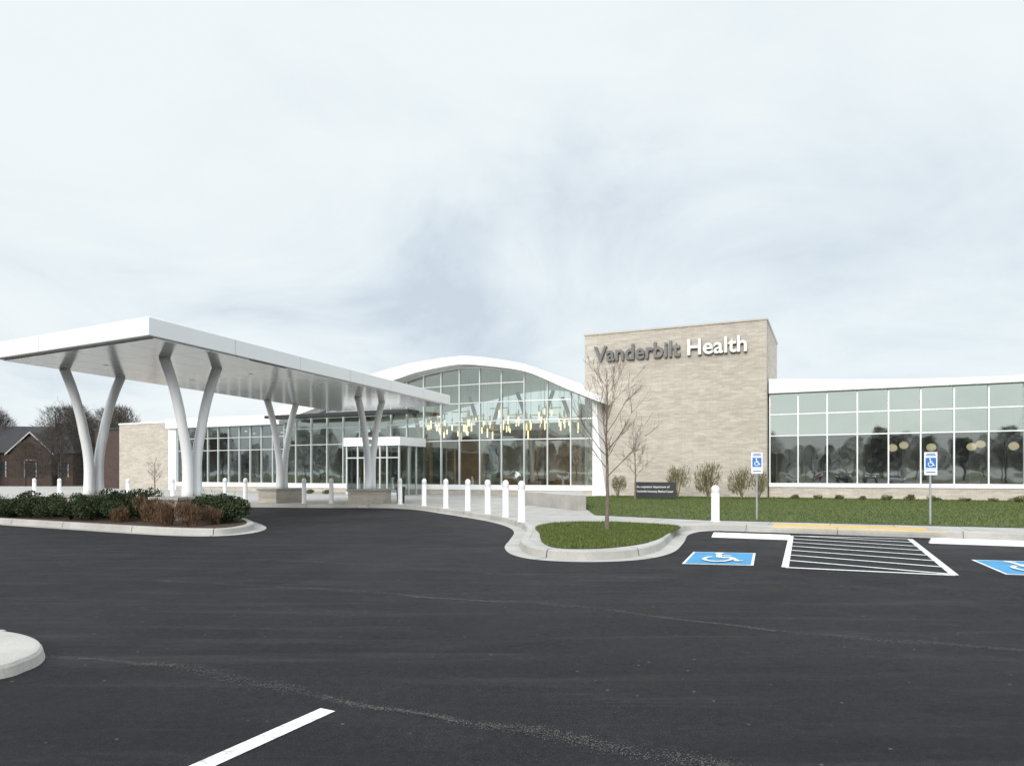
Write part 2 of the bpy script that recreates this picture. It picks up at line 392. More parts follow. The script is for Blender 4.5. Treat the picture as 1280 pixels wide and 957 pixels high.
for i in range(13):
    z=.12+(6.0-.12)*i/12; w=.10+.62*((1-i/12)**1.6)
    v+=[(.95,-.55,z),(1.05+w,-.35,z),(1.05+w,.78,z),(.95,.78,z)]
for i in range(12):
    a=4*i
    for k in range(4): f.append((a+k,a+(k+1)%4,a+4+(k+1)%4,a+4+k))
mesh('white_end_pier',v,f,M['white'],B)
# right wing
rx0,rx1,ry=10.86,46,1.8
sx=[rx0+.04+1.5*i for i in range(24)]
boxes('right_wing_sill',[(rx0,rx1,ry-.16,ry+.2,.76,.98)],M['white'],B)
boxes('right_wing_plinth',[(rx0,rx1,ry-.10,ry+.2,.1,.758)],M['stone'],B)
boxes('right_wing_mullions',[(x-.035,x+.035,ry-.10,ry+.08,.98,6.1) for x in sx],M['mull'],B)
boxes('right_wing_transoms',[(rx0,rx1,ry-.065,ry+.05,z-.03,z+.03) for z in (3.68,4.9)],M['mull'],B)
mesh('right_wing_glass',[(rx0,ry,.97),(rx1,ry,.97),(rx1,ry,3.68),(rx0,ry,3.68)],[(0,1,2,3)],M['glass'],B)
mesh('right_wing_upper_glass',[(rx0,ry,3.68),(rx1,ry,3.68),(rx1,ry,6.1),(rx0,ry,6.1)],[(0,1,2,3)],M['glass_up'],B)
v=[];f=[];nn=40
for i in range(nn+1):
    x=rx0+.01+(rx1-rx0)*i/nn; zt=6.92-.58*math.sin(min(1,(x-rx0)/12)*math.pi*.5)+.08*math.sin((x-rx0)/9)
    v+=[(x,ry-.45,6.1),(x,ry-.45,zt),(x,14,zt+.2),(x,14,6.1)]
for i in range(nn):
    a=4*i;b=a+4
    for k in range(4): f.append((a+k,b+k,b+(k+1)%4,a+(k+1)%4))
f.append((0,1,2,3)); mesh('right_wing_roof',v,f,M['white'],B)
# left wing
lx0,lx1=-43.2,-24
sl=[-35.7+1.17*i for i in range(10)]
boxes('left_wing_stone_wall',[(-43.2,-36.6,0,10,.1,5.85)],M['stone'],B)
boxes('left_wing_coping',[(-43.25,-36.6,-.05,10,5.85,5.97)],M['white'],B)
boxes('left_wing_pilaster',[(-36.6,-35.7,-.25,.4,.1,5.9)],M['white'],B)
boxes('left_wing_fascia',[(-36.55,lx1-.01,-.6,10,5.3,6.05)],M['white'],B)
boxes('left_wing_sill',[(-35.7,lx1,-.15,.2,.5,.82)],M['white'],B)
boxes('left_wing_plinth',[(-35.7,lx1,-.10,.2,.1,.498)],M['stone'],B)
boxes('left_wing_mullions',[(x-.035,x+.035,-.10,.08,.82,5.3) for x in sl],M['mull'],B)
boxes('left_wing_transoms',[(-35.7,lx1,-.06,.05,z-.03,z+.03) for z in (3.4,4.4)],M['mull'],B)
mesh('left_wing_glass',[(-35.7,0,.8),(lx1,0,.8),(lx1,0,5.3),(-35.7,0,5.3)],[(0,1,2,3)],M['glass'],B)
# interiors
boxes('interior_floor',[(-36,-.05,.15,12.9,.12,.24),(rx0,rx1,ry+.2,13.9,.12,.24)],M['floor'],B)
boxes('interior_back_wall',[(-36,-.05,9.2,9.4,.24,5.2),(rx0,rx1,8.0,8.2,.24,5.99)],M['inwall'],B)
boxes('interior_ceiling',[(-36,-24.1,.3,9.1,5.1,5.2),(rx0,rx1,ry+.3,7.9,5.96,6.06)],M['ceil'],B)
boxes('interior_partition',[(-33+i*2.7,-32.2+i*2.7,4+1.5*(i%3),4.2+1.5*(i%3),.24,3.2+.4*(i%2)) for i in range(11)]
   +[(13+i*3.3,14.6+i*3.3,6.0,6.2,.24,3.6) for i in range(9)],M['indark'],B)
boxes('interior_wood_wall',[(-16,-10,6.8,7.0,.24,4.2),(-5,-.3,6.2,6.4,.24,4.6),(-.3,-.12,.5,6.2,.24,5.9)],M['wood'],B)
boxes('interior_mezzanine',[(-21,-.2,8.2,8.9,4.4,5.4)],M['inwall'],B)
boxes('reception_desk',[(-11,-6.5,5.0,5.8,.24,1.35)],M['wood'],B)
v=[];f=[]
for cx,cy in ((-13.5,3.4),(-9,4.6),(-4.6,3.6),(-1.6,4.6),(-18,4)):
    for s in (-1,1):
        pts=[(cx+s*(.12+1.25*(i/10)**2.4),cy,.24+i*.1*min(7.0,ztop(cx)-.6)) for i in range(11)]
        addtube(v,f,pts,[.20-.006*i for i in range(11)],8)
mesh('interior_columns',v,f,M['wood'],B,smooth=True)
v=[];f=[];v2=[];f2=[]
for i in range(74):
    x=-13+12.6*i/73+U(-.12,.12); y=U(1.2,4.4); z=4.65+.4*math.sin(i*.35)+U(-.4,.4); L=U(.3,.65)
    addbox(v,f,x-.035,x+.035,y-.035,y+.035,z,z+L); addbox(v2,f2,x-.04,x+.04,y-.04,y+.04,z+L,z+L+.45)
    addbox(v2,f2,x-.006,x+.006,y-.006,y+.006,z+L+.45,ztop(x)-.1)
    if i%3==0: addbox(v2,f2,x-.7,x+.7,y-.03,y+.03,z+L+.1,z+L+.17)
mesh('pendant_lamp_tubes',v,f,M['lamp'],B); mesh('pendant_lamp_stems',v2,f2,M['gold'],B)
def sphere(v,f,c,r,nu=12,nv=8,sz=1):
    b=len(v); v.append((c[0],c[1],c[2]-r*sz))
    for j in range(1,nv):
        for i in range(nu):
            a=math.pi*j/nv-math.pi/2; t=2*math.pi*i/nu
            v.append((c[0]+r*math.cos(a)*math.cos(t),c[1]+r*math.cos(a)*math.sin(t),c[2]+r*sz*math.sin(a)))
    v.append((c[0],c[1],c[2]+r*sz)); e=len(v)-1
    for i in range(nu):
        f.append((b,b+1+(i+1)%nu,b+1+i)); f.append((e,e-nu+i,e-nu+(i+1)%nu))
        for j in range(nv-2):
            k=b+1+j*nu; f.append((k+i,k+(i+1)%nu,k+nu+(i+1)%nu,k+nu+i))
v=[];f=[];v2=[];f2=[]
for i in range(9):
    for cy in (3.2,) if i%2 else (3.2,5.0):
        cx=17.2+i*1.85+(.7 if cy>4 else 0); cz=2.95+(.2 if cy>4 else 0); sphere(v,f,(cx,cy,cz),.24,sz=.9); addbox(v2,f2,cx-.01,cx+.01,cy-.01,cy+.01,cz+.2,5.95)
mesh('globe_pendants',v,f,mk_emit('globe_glow',(1,.80,.50),.8),B,smooth=True); mesh('globe_cords',v2,f2,M['dark'],B)
boxes('waiting_seats',[(13+i*1.4,13.6+i*1.4,3.2,3.8,.24,.75) for i in range(16)]+[(13+i*1.4,13.6+i*1.4,3.8,3.92,.24,1.25) for i in range(16)],M['dark'],B)
boxes('downlights',[(-34+i*1.6,-33.85+i*1.6,2.5+(i%2)*2.5,2.65+(i%2)*2.5,5.08,5.095) for i in range(6)],M['lampw'],B)
# vestibule
vx0,vx1,vy0=-14.7,-10.6,-4.2
boxes('vestibule_roof',[(vx0-.15,vx1+.15,vy0-.15,-1.3,3.3,3.85)],M['white'],B)
vs=[vx0,vx0+.9,vx0+1.45,vx0+2.65,vx0+3.2,vx1]
boxes('vestibule_frame',[(x-.05,x+.05,vy0-.05,vy0+.05,.15,3.3) for x in vs]
  +[(vx0+.05,vx1-.05,vy0-.04,vy0+.04,2.5,2.58)]+[(vx1-.05,vx1+.05,vy0+.1+i*.9,vy0+.2+i*.9,.15,3.3) for i in (1,2)]+[(vx0+.06,vx0+1.4,vy0-.03,vy0+.03,.16,.32),(vx0+2.7,vx1-.06,vy0-.03,vy0+.03,.16,.32)],M['mull'],B)
v=[(vx0,vy0,.15),(vx1,vy0,.15),(vx1,vy0,3.3),(vx0,vy0,3.3),(vx1,-1.0,.15),(vx1,-1.0,3.3),(vx0,-.9,.15),(vx0,-.9,3.3)]
mesh('vestibule_glass',v,[(0,1,2,3),(1,4,5,2),(6,0,3,7)],M['glass'],B)
text('address_numbers','28',.42,M['letter'],B,(vx0+1.7,vy0-.19,3.42),(math.pi/2,0,0),None,.02,.005)
boxes('entry_soffit_band',[(-23.5,-11.0,-2.6,-1.25,5.55,5.75)],M['dark'],B)
boxes('annex_brick',[(-49.5,-43.3,2.0,12,.0,5.6)],M['redbrick'],B)
boxes('annex_fascia',[(-49.6,-43.3,1.9,12.1,5.6,5.85)],M['dark'],B)
boxes('annex_window',[(-45.6,-44.0,1.93,1.99,1.2,4.9)],M['winb'],B)
boxes('annex_window_frame',[(-45.65,-45.6,1.88,1.99,1.2,4.9),(-44.0,-43.95,1.88,1.99,1.2,4.9),(-44.85,-44.78,1.9,1.92,1.2,4.9)],M['trim'],B)

mesh('concrete_retaining_wall',[(0.5,30.4,.14),(2.45,25.2,.14),(2.75,25.3,.14),(3.1,30.6,.14),(0.5,30.4,.72),(2.45,25.2,.72),(2.75,25.3,.72),(3.1,30.6,.72)],BF,M['kerbc'],None,bevel=.02)

# ---------------------------------------------------------------- canopy
C=empty('entrance_canopy')
n_,l_,r_=(-9.0,16.9),(-15.45,20.35),(-3.08,34.0); q_=(r_[0]+l_[0]-n_[0],r_[1]+l_[1]-n_[1])
quad=[n_,r_,q_,l_]
def prism(name,P,z0,z1,mat,par,bev=0):
    v=[(x,y,z0) for x,y in P]+[(x,y,z1) for x,y in P]; return mesh(name,v,BF,mat,par,bevel=bev)
prism('fascia_and_roof',quad,4.93,5.40,M['white'],C,.02)
cx=sum(p[0] for p in quad)/4; cy=sum(p[1] for p in quad)/4
sh=lambda k:[(cx+(x-cx)*k,cy+(y-cy)*k) for x,y in quad]
prism('soffit',sh(.975),4.895,4.932,M['soffit'],C)
u=Vector((.328,.945,0)).normalized()
def onc(s,vv):
    vd=Vector((l_[0]-n_[0],l_[1]-n_[1],0)).normalized()
    return Vector((n_[0],n_[1],0))+u*s+vd*vv
v=[];f=[]
def vline(p,dirv,nrm):
    k=len(v); d=dirv*.005; o=nrm*.003
    for q in (p-d+o,p+d+o): v.append((q.x,q.y,4.955))
    for q in (p+d+o,p-d+o): v.append((q.x,q.y,5.375))
    f.append((k,k+1,k+2,k+3))
for i in range(1,6): vline(Vector((n_[0],n_[1],0))+u*(3.03*i),u,Vector((u.y,-u.x,0)))
vd=Vector((l_[0]-n_[0],l_[1]-n_[1],0)).normalized()
for i in range(1,3): vline(Vector((n_[0],n_[1],0))+vd*(2.45*i),vd,Vector((vd.y,-vd.x,0))*-1)
mesh('fascia_joints',v,f,M['galv'],C)
v=[];f=[];pv=[];pf=[]
pairs=[(-9.82,20.95),(-14.15,23.1),(-6.5,31.3),(-10.95,32.5)]
vp=Vector((-u.y,u.x,0))
for (px,py) in pairs:
    c=Vector((px,py,0))
    for s in (-1,1):
        pts=[];rad=[]
        for i in range(23):
            t=i/22; z=.78+(4.91-.78)*t
            sp=.20-.05*math.sin(min(1,t*2.0)*math.pi)+.86*(t**2.4)
            p=c+u*(s*sp); pts.append((p.x,p.y,z)); rad.append(.168-.03*math.sin(min(1,t*1.15)*math.pi*.5)+.012*t*t)
        addtube(v,f,pts,rad,20)
    P=[c-u*1.05-vp*.5,c+u*1.05-vp*.5,c+u*1.05+vp*.5,c-u*1.05+vp*.5]
    b=len(pv); pv+=[(p.x,p.y,-.01) for p in P]+[(p.x,p.y,.74) for p in P]; pf+=[tuple(b+i for i in q) for q in BF]
mesh('curved_columns',v,f,M['white'],C,smooth=True)
mesh('stone_piers',pv,pf,M['stone'],C)
v=[];f=[]
for (px,py) in pairs:
    c=Vector((px,py,0)); P=[c-u*1.12-vp*.57,c+u*1.12-vp*.57,c+u*1.12+vp*.57,c-u*1.12+vp*.57]
    b=len(v); v+=[(p.x,p.y,.741) for p in P]+[(p.x,p.y,.82) for p in P]; f+=[tuple(b+i for i in q) for q in BF]
mesh('pier_caps',v,f,M['kerbc'],C)
v=[];f=[]
for i in range(5):
    for vv in (2.0,5.0):
        p=onc(2.2+i*3.5,vv); addtube(v,f,[(p.x,p.y,4.889),(p.x,p.y,4.899)],[.07,.07],14)
mesh('recessed_lights',v,f,M['lens'],C)

# ---------------------------------------------------------------- bollards
bp=[(.27,19.2,1.16),(-.2,21.4,1.16),(-.82,23.1,1.16),(-1.62,25.0,1.16),(-2.6,26.8,1.16),(-3.7,28.7,1.16),(-4.95,30.2,1.16),(-8.25,31.2,1.16),(-9.5,31.2,1.16),(-12.5,32.0,1.16),(-13.7,32.6,1.16),(-15.3,33.3,1.16),(-16.9,34.0,1.16),(-20.2,35.9,1.1),(-23.3,37.4,1.1),(-25.4,38.3,1.1),(-27.5,39.3,1.1),(5.75,19.3,1.03)]
v=[];f=[]; prof=[(0,.13),(.02,.13),(.03,.10),(.9,.10),(.91,.094),(.93,.094),(.94,.10),(1.06,.10),(1.10,.09),(1.135,.065),(1.155,.03),(1.16,.002)]
addtube(v,f,[(0,0,z) for z,r in prof],[r for z,r in prof],20)
me=None
for x,y,h in bp:
    if me is None:
        bol=mesh('bollard',v,f,M['bwhite'],None,smooth=True,loc=(x,y,.15)); me=bol.data
    else:
        o=bpy.data.objects.new('bollard',me); link(o); o.location=(x,y,.15)
        o.scale=(1,1,h/1.16); o.rotation_euler=(U(-.012,.012),U(-.012,.012),U(0,6))
        if x==5.75: o.scale=(1.15,1.15,h/1.16)

# ---------------------------------------------------------------- ISA symbol
def isa():
    v=[];f=[]
    def seg(a,b,w):
        dx,dy=b[0]-a[0],b[1]-a[1];l=math.hypot(dx,dy);nx,ny=-dy/l*w/2,dx/l*w/2;k=len(v)
        v.extend([(a[0]+nx,a[1]+ny),(a[0]-nx,a[1]-ny),(b[0]-nx,b[1]-ny),(b[0]+nx,b[1]+ny)]); f.append((k,k+1,k+2,k+3))
    def arc(c,r0,r1,a0,a1,n=18):
        k=len(v)
        for i in range(n+1):
            a=math.radians(a0+(a1-a0)*i/n); v.extend([(c[0]+r0*math.cos(a),c[1]+r0*math.sin(a)),(c[0]+r1*math.cos(a),c[1]+r1*math.sin(a))])
        for i in range(n): f.append((k+2*i,k+2*i+1,k+2*i+3,k+2*i+2))
    arc((-.06,.36),.001,.075,0,360)
    seg((-.06,.26),(-.03,.0),.085); seg((-.05,.14),(.14,.13),.06); seg((-.033,-.0),(.17,-.02),.085)
    seg((.16,-.02),(.27,-.27),.08); seg((.25,-.26),(.34,-.22),.06)
    arc((-.03,-.14),.17,.235,120,372)
    return v,f
iv,if_=isa()
def pavsym(origin,ax,ay,name):
    e=empty(name)
    def T(x,y,z): return (origin[0]+ax[0]*x+ay[0]*y,origin[1]+ax[1]*x+ay[1]*y,z)
    q=lambda s:[(-s,-s),(s,-s),(s,s),(-s,s)]
    mesh('white_border',[T(x,y,.004) for x,y in q(.5)],[(0,1,2,3)],M['wpaint'],e)
    mesh('blue_field',[T(x,y,.008) for x,y in q(.46)],[(0,1,2,3)],M['bpaint'],e)
    vv=[];ff=[]
    for fi_,q_f in enumerate(if_):
        k=len(vv); z=.012+.0004*fi_; vv+= [T(iv[i][0],iv[i][1],z) for i in q_f]; ff.append(tuple(range(k,k+4)))
    mesh('wheelchair_symbol',vv,ff,M['wpaint'],e)
pavsym((3.72,12.15),(1.12,-.22),(.66,1.75),'accessible_parking_marking')
pavsym((8.25,10.9),(1.12,-.3),(.66,1.75),'accessible_parking_marking')

# ---------------------------------------------------------------- painted lines
def line(v,f,a,b,w,z=.004):
    dx,dy=b[0]-a[0],b[1]-a[1];l=math.hypot(dx,dy);nx,ny=-dy/l*w/2,dx/l*w/2;k=len(v)
    v+=[(a[0]+nx,a[1]+ny,z),(a[0]-nx,a[1]-ny,z),(b[0]-nx,b[1]-ny,z),(b[0]+nx,b[1]+ny,z)]; f.append((k,k+1,k+2,k+3))
v=[];f=[]
A,Bq,Cc,D=(4.38,10.95),(6.55,10.1),(9.15,15.7),(6.75,16.5)
for i,(a,b) in enumerate(((A,Bq),(Bq,Cc),(A,D),(D,Cc))): line(v,f,a,b,.11,.004+.001*i)
lp=lambda a,b,t:(a[0]+(b[0]-a[0])*t,a[1]+(b[1]-a[1])*t)
for i in range(7):
    t=.03+i*.14; line(v,f,lp(A,D,min(1,t+.13)),lp(Bq,Cc,max(0,t-.02)),.10,.009+.0004*i)
mesh('access_aisle_marking',v,f,M['wpaint'])
v=[];f=[]; line(v,f,(-1.17,4.34),(-3.0,.7),.12); mesh('parking_stall_line',v,f,M['wpaint'])
v=[];f=[]; line(v,f,(10.6,9.0),(13.2,14.4),.10); mesh('parking_stall_line',v,f,M['wpaint'])
sheet('tactile_paving',[(6.75,17.75),(9.9,16.25),(10.3,17.05),(7.15,18.55)],.156,M['tact'])
sheet('yellow_kerb_marking',[(6.5,17.13),(9.9,15.5),(10.02,15.76),(6.62,17.39)],.1625,M['ypaint'])
def wstop(a,b,name='wheel_stop'):
    L=math.hypot(b[0]-a[0],b[1]-a[1]); rz=math.atan2(b[1]-a[1],b[0]-a[0]); h=L/2
    v=[(-h,-.08,0.003),(h,-.08,.003),(h,.08,.003),(-h,.08,.003),(-h+.05,-.05,.12),(h-.05,-.05,.12),(h-.05,.05,.12),(-h+.05,.05,.12)]
    mesh(name,v,BF,M['bwhite'],None,loc=((a[0]+b[0])/2,(a[1]+b[1])/2,0),rz=rz,bevel=.015)
wstop((4.72,16.15),(6.35,15.45)); wstop((9.0,14.75),(10.7,14.0)); wstop((11.6,13.6),(13.3,12.9))
def grit(pts,n,w,big=1):
    P=catmull(pts,False,10); v=[];f=[]
    for _ in range(n):
        i=random.randrange(len(P)-1); t=R()
        if math.sin(i*.9)+math.sin(i*.37)<-1.0 and R()<.5: continue
        x=P[i][0]+(P[i+1][0]-P[i][0])*t; y=P[i][1]+(P[i+1][1]-P[i][1])*t
        w2=w*(1+.5*math.sin(x*2.3)); x+=random.gauss(0,w2)+.02*math.sin(x*9); y+=random.gauss(0,w2)+.02*math.sin(x*7); s=U(.0015,.0055)*big; a=U(0,6.28); k=len(v)
        v+=[(x+s*math.cos(a+j*2.09),y+s*math.sin(a+j*2.09),.004+U(0,.003)) for j in range(3)]; f.append((k,k+1,k+2))
    mesh('seam_grit',v,f,M['grit'])
grit([(-6,6.2),(-3.52,5.54),(-2.55,5.29),(-1.64,4.79),(-.82,4.35),(-.1,4.07),(.61,3.72),(1.3,3.4),(2.5,3.0)],9000,.035)
grit([(-5,9.6),(-2.05,8.73),(-.77,8.17),(.55,7.82),(1.8,6.97),(3.03,6.28),(4.36,5.8),(7,4.6)],9000,.035,1.2)
grit([(-12,14),(-7,12.6),(-3,11.5),(0,10.2),(3,9.6),(8,7.5)],6000,.09,1.6)

# ---------------------------------------------------------------- signs
def hsign(x,y,top=2.15):
    e=empty('accessible_parking_sign',(x,y,.15),ROT*.6)
    v=[];f=[]; addtube(v,f,[(0,0,0),(0,0,top-.16)],[.028,.028],8); mesh('post',v,f,M['galv'],e)
    boxes('plate',[(-.155,.155,-.045,-.035,top-.60,top-.15)],M['swhite'],e)
    boxes('lower_plate',[(-.155,.155,-.045,-.035,top-.76,top-.61)],M['swhite'],e)
    boxes('blue_panel',[(-.125,.125,-.049,-.0455,top-.57,top-.30)],M['sblue'],e)
    boxes('text_bar',[(-.12,.12,-.049,-.0455,top-.25,top-.225),(-.10,.10,-.049,-.0455,top-.21,top-.185),(-.11,.11,-.049,-.0455,top-.70,top-.67)],M['sblue'],e)
    vv=[];ff=[]
    for k_,q in enumerate(if_):
        k=len(vv); vv+=[(iv[i][0]*.27,-.0505-.0002*k_,top-.435+iv[i][1]*.27) for i in q]; ff.append(tuple(range(k,k+4)))
    mesh('symbol',vv,ff,M['swhite'],e)
hsign(7.1,19.8,2.12); hsign(11.15,18.2,2.08); hsign(13.6,16.5,1.95)
e=empty('building_name_sign',(7.55,36.0,.15),ROT)
boxes('panel',[(-1.1,1.1,-.06,.06,.10,.92)],M['signd'],e); boxes('posts',[(-.95,-.87,.0,.05,-.05,.10),(.87,.95,.0,.05,-.05,.10)],M['dark'],e)
text('line1','An outpatient department of',.16,M['swhite'],e,(-.98,-.065,.62),(math.pi/2,0,0),1.75,.002,.002)
text('line2','Vanderbilt University Medical Center',.16,M['swhite'],e,(-.98,-.065,.38),(math.pi/2,0,0),1.95,.002,.002)
e=empty('litter_bin',(-5.15,31.6,.15)); v=[];f=[]; addtube(v,f,[(0,0,0),(0,0,.62),(0,0,.66),(0,0,.74),(0,0,.78)],[.17,.20,.22,.22,.12],16); mesh('body',v,f,M['dark'],e)

# ---------------------------------------------------------------- parked cars behind the viewpoint (seen mirrored in the glazing)
def car(x,y,rz,paint):
    e=empty('parked_car',(x,y,0),rz)
    side=[(-2.2,.35),(-2.25,.75),(-2.1,.95),(-1.25,1.02),(-.65,1.45),(.75,1.48),(1.45,1.05),(2.15,.95),(2.25,.6),(2.2,.35)]
    n=len(side); w=[.82,.86,.86,.86,.66,.66,.86,.86,.86,.82]
    v=[(p[0],-w[i],p[1]) for i,p in enumerate(side)]+[(p[0],w[i],p[1]) for i,p in enumerate(side)]
    f=[(i,(i+1)%n,n+(i+1)%n,n+i) for i in range(n)]+[tuple(reversed(range(n))),tuple(range(n,2*n))]
    mesh('body',v,f,paint,e,bevel=.05)
    for s in (-1,1):
        mesh('side_window',[(-1.1,s*.875,1.03),(1.25,s*.875,1.06),(.68,s*.70,1.42),(-.6,s*.70,1.40)],[(0,1,2,3)],M['winb'],e)
        for wx in (-1.4,1.4):
            tv=[];tf=[]; addtube(tv,tf,[(wx,s*.70,.32),(wx,s*.90,.32)],[.32,.32],16); mesh('wheel',tv,tf,M['tyre'],e)
    mesh('windscreen',[(1.47,-.8,1.06),(1.47,.8,1.06),(.79,.62,1.47),(.79,-.62,1.47)],[(0,1,2,3)],M['winb'],e)
cp=[M['carw'],M['card'],M['carb'],M['carr'],M['card'],M['carw'],M['carb']]
for i in range(14):
    if i in (3,8): continue
    car(-52+i*2.9*.906*1.3,-22-i*2.9*.423*1.3+4,math.radians(65)+U(-.03,.03),cp[i%7])

# ---------------------------------------------------------------- foliage
def shrubmesh(name,rx,ry,rz,n,leaf,mat,spiky=False,lump=5):
    v=[];f=[]
    cl=[(U(-.6,.6)*rx,U(-.6,.6)*ry,U(.35,.95)*rz,U(.35,.6)) for _ in range(lump)]
    for _ in range(n):
        c=random.choice(cl)
        while True:
            a,b,d=U(-1,1),U(-1,1),U(-1,1); q=a*a+b*b+d*d
            if .25<q<1: break
        x=c[0]+a*rx*c[3]; y=c[1]+b*ry*c[3]; z=max(.02,c[2]+d*rz*c[3]*.9)
        nrm=Vector((U(-1,1),U(-1,1),U(-.2,1))).normalized(); t=nrm.cross(Vector((R(),R(),R()))).normalized(); s=nrm.cross(t)
        l=leaf*U(.6,1.3); w=l*.5
        if spiky: t=Vector((x*.8+U(-.3,.3),y*.8+U(-.3,.3),1)).normalized(); s=t.cross(Vector((U(-1,1),U(-1,1),0.1))).normalized(); l*=2.0; w=l*.12
        p=Vector((x,y,z)); k=len(v); v+=[p-t*l*.5,p+s*w*.5,p+t*l*.5,p-s*w*.5]; f.append((k,k+1,k+2,k+3))
    for _ in range(18):
        a=U(0,6.28); addtube(v,f,[(0,0,0),(math.cos(a)*rx*U(.3,.8),math.sin(a)*ry*U(.3,.8),rz*U(.8,1.4))],[.012,.003],3,False)
    me=bpy.data.meshes.new(name); me.from_pydata([tuple(p) for p in v],[],f); me.materials.append(mat); me.update(); return me
def place(name,me,x,y,z=.14,s=1):
    o=bpy.data.objects.new(name,me); link(o); o.location=(x,y,z); o.rotation_euler=(0,0,U(0,6.28)); o.scale=(s*U(.9,1.1),s*U(.9,1.1),s*U(.85,1.2)); return o
G=[shrubmesh('boxwood',.50,.50,.48,3000,.06,M['leafg'],lump=8) for _ in range(4)]
BR=[shrubmesh('russet',.40,.40,.42,1100,.055,M['leafb'],True,lump=6) for _ in range(3)]
OL=[shrubmesh('olive',.50,.50,.95,1100,.075,M['leafo'],True,lump=7) for _ in range(3)]
LO=[shrubmesh('low',.38,.38,.22,900,.06,M['leaflow'],lump=5) for _ in range(3)]
for i in range(11):
    x=-18.8+i*.78
    place('evergreen_shrub',random.choice(G),x,23.3-(x+18.8)*.34+U(-.1,.1),s=U(1.0,1.3))
for i in range(9):
    x=-18.2+i*.85; place('evergreen_shrub',random.choice(G),x,22.1-(x+18.2)*.36+U(-.1,.1),s=U(.8,1.1))
for x,y,s in ((-10.4,19.6,1.2),(-10.0,19.1,1.05),(-8.95,17.9,1.2),(-8.4,17.7,1.2),(-8.0,18.3,1.0),(-9.4,18.3,.85),(-11,19.3,.8)):
    place('russet_shrub',random.choice(BR),x,y,s=s)
for x,y,s in ((-8.35,19.5,1.5),(-8.0,18.9,1.15),(-8.9,20.2,1.3),(-11.2,20.9,.9)):
    place('evergreen_shrub',random.choice(G),x,y,s=s)
for x,y,s in ((9.05,37.3,1.3),(10.5,36.6,1.4),(12.1,36.0,1.45),(5.9,38.0,1.0),(12.8,35.4,1.1)):
    place('ornamental_grass_shrub',random.choice(OL),x,y,s=s)
for i in range(20):
    x=15.2+i*.98; y=38.0-(x-14.9)*.466-1.3
    place('low_shrub',random.choice(LO),x,y+U(-.2,.2),s=U(.75,1.15))
for i in range(5): place('low_shrub',random.choice(LO),-12.5-i*1.4,46+i*.9,s=1)

# trees
def tree(H,r0,seed,spread=.5,first=.28,nb=16,depth=2,sides=5,bl=.42,up=.14):
    rnd=random.Random(seed); v=[];f=[]
    def uu(a,b): return a+(b-a)*rnd.random()
    def branch(p,d,L,r,lev):
        n=5 if lev<2 else 3; pts=[p.copy()]; q=p.copy(); dd=d.copy()
        for i in range(n):
            dd=(dd+Vector((uu(-.13,.13),uu(-.13,.13),uu(-.02,up)))).normalized(); q=q+dd*(L/n); pts.append(q.copy())
        addtube(v,f,pts,[max(.0022,r*(1-.85*i/n)) for i in range(n+1)],sides if lev==0 else 3,False)
        if lev<depth:
            for k in range(6 if lev==0 else 5):
                t=uu(.25,1); i=min(n-1,int(t*n)); pp=pts[i].lerp(pts[i+1],t*n-i)
                a=(pts[i+1]-pts[i]).normalized(); side=a.cross(Vector((uu(-1,1),uu(-1,1),uu(-1,1)))).normalized()
                branch(pp,(a+side*uu(.45,.8)+Vector((0,0,.15))).normalized(),L*uu(.32,.55),r*.5,lev+1)
    n=12; pts=[];q=Vector((0,0,0))
    for i in range(n+1):
        pts.append(q.copy()); q=q+Vector((uu(-.02,.02)*H/5,uu(-.02,.02)*H/5,H/n))
    addtube(v,f,pts,[r0*(1.25 if i==0 else 1)*(1-.85*i/n) for i in range(n+1)],8,False)
    for k in range(nb):
        t=first+(.96-first)*(k+uu(0,.8))/nb; i=min(n-1,int(t*n)); pp=pts[i].lerp(pts[i+1],t*n-i)
        a=k*2.4+uu(-.4,.4); d=Vector((math.cos(a)*spread,math.sin(a)*spread,uu(.55,.95))).normalized()
        branch(pp,d,H*bl*(1-t*.6)*uu(.7,1.1),r0*(1-.75*t)*.42,0)
    return v,f
v,f=tree(3.75,.050,11,.80,.34,19,2,5,bl=.46,up=.20); mesh('bare_tree',v,f,M['bark'],None,smooth=True,loc=(2.27,16.3,.15))
v,f=tree(3.7,.05,23,.75,.3,15,2,5,bl=.38); mesh('bare_tree',v,f,M['bark'],None,smooth=True,loc=(6.3,35.0,.15))
v,f=tree(2.1,.05,31,1.0,.35,14,2,5,bl=.45); mesh('bare_tree',v,f,M['bark'],None,smooth=True,loc=(-23.0,44.0,.15))
DT=empty('distant_trees'); tm=[]
for s in range(4):
    v,f=tree(12,.22,100+s,.75,.2,18,2,4,bl=.42)
    rnd=random.Random(s)
    for _ in range(3200):
        a=rnd.random()*6.28; t=rnd.random(); z=2.4+10.2*t; rr=4.1*math.sin(min(1,max(.12,(1.05-t*.9)))*1.7)*math.sqrt(rnd.random())
        p=Vector((math.cos(a)*rr,math.sin(a)*rr,z)); d=Vector((p.x*.2+rnd.uniform(-.5,.5),p.y*.2+rnd.uniform(-.5,.5),rnd.uniform(.2,1))).normalized()
        s_=d.cross(Vector((rnd.random(),rnd.random(),.1))).normalized()*.026; k=len(v); v+=[p-s_,p+s_,p+d*rnd.uniform(.5,1.2)]; f.append((k,k+1,k+2))
    me_=bpy.data.meshes.new('tree_crown'); me_.from_pydata([tuple(p) for p in v],[],f); me_.materials.append(M['barkd']); me_.update(); tm.append(me_)
def dtree(x,y,s):
    o=bpy.data.objects.new('tree',random.choice(tm)); link(o,DT); o.location=(x,y,-.1); o.rotation_euler=(0,0,U(0,6.28)); o.scale=(s*1.2,s*1.2,s)
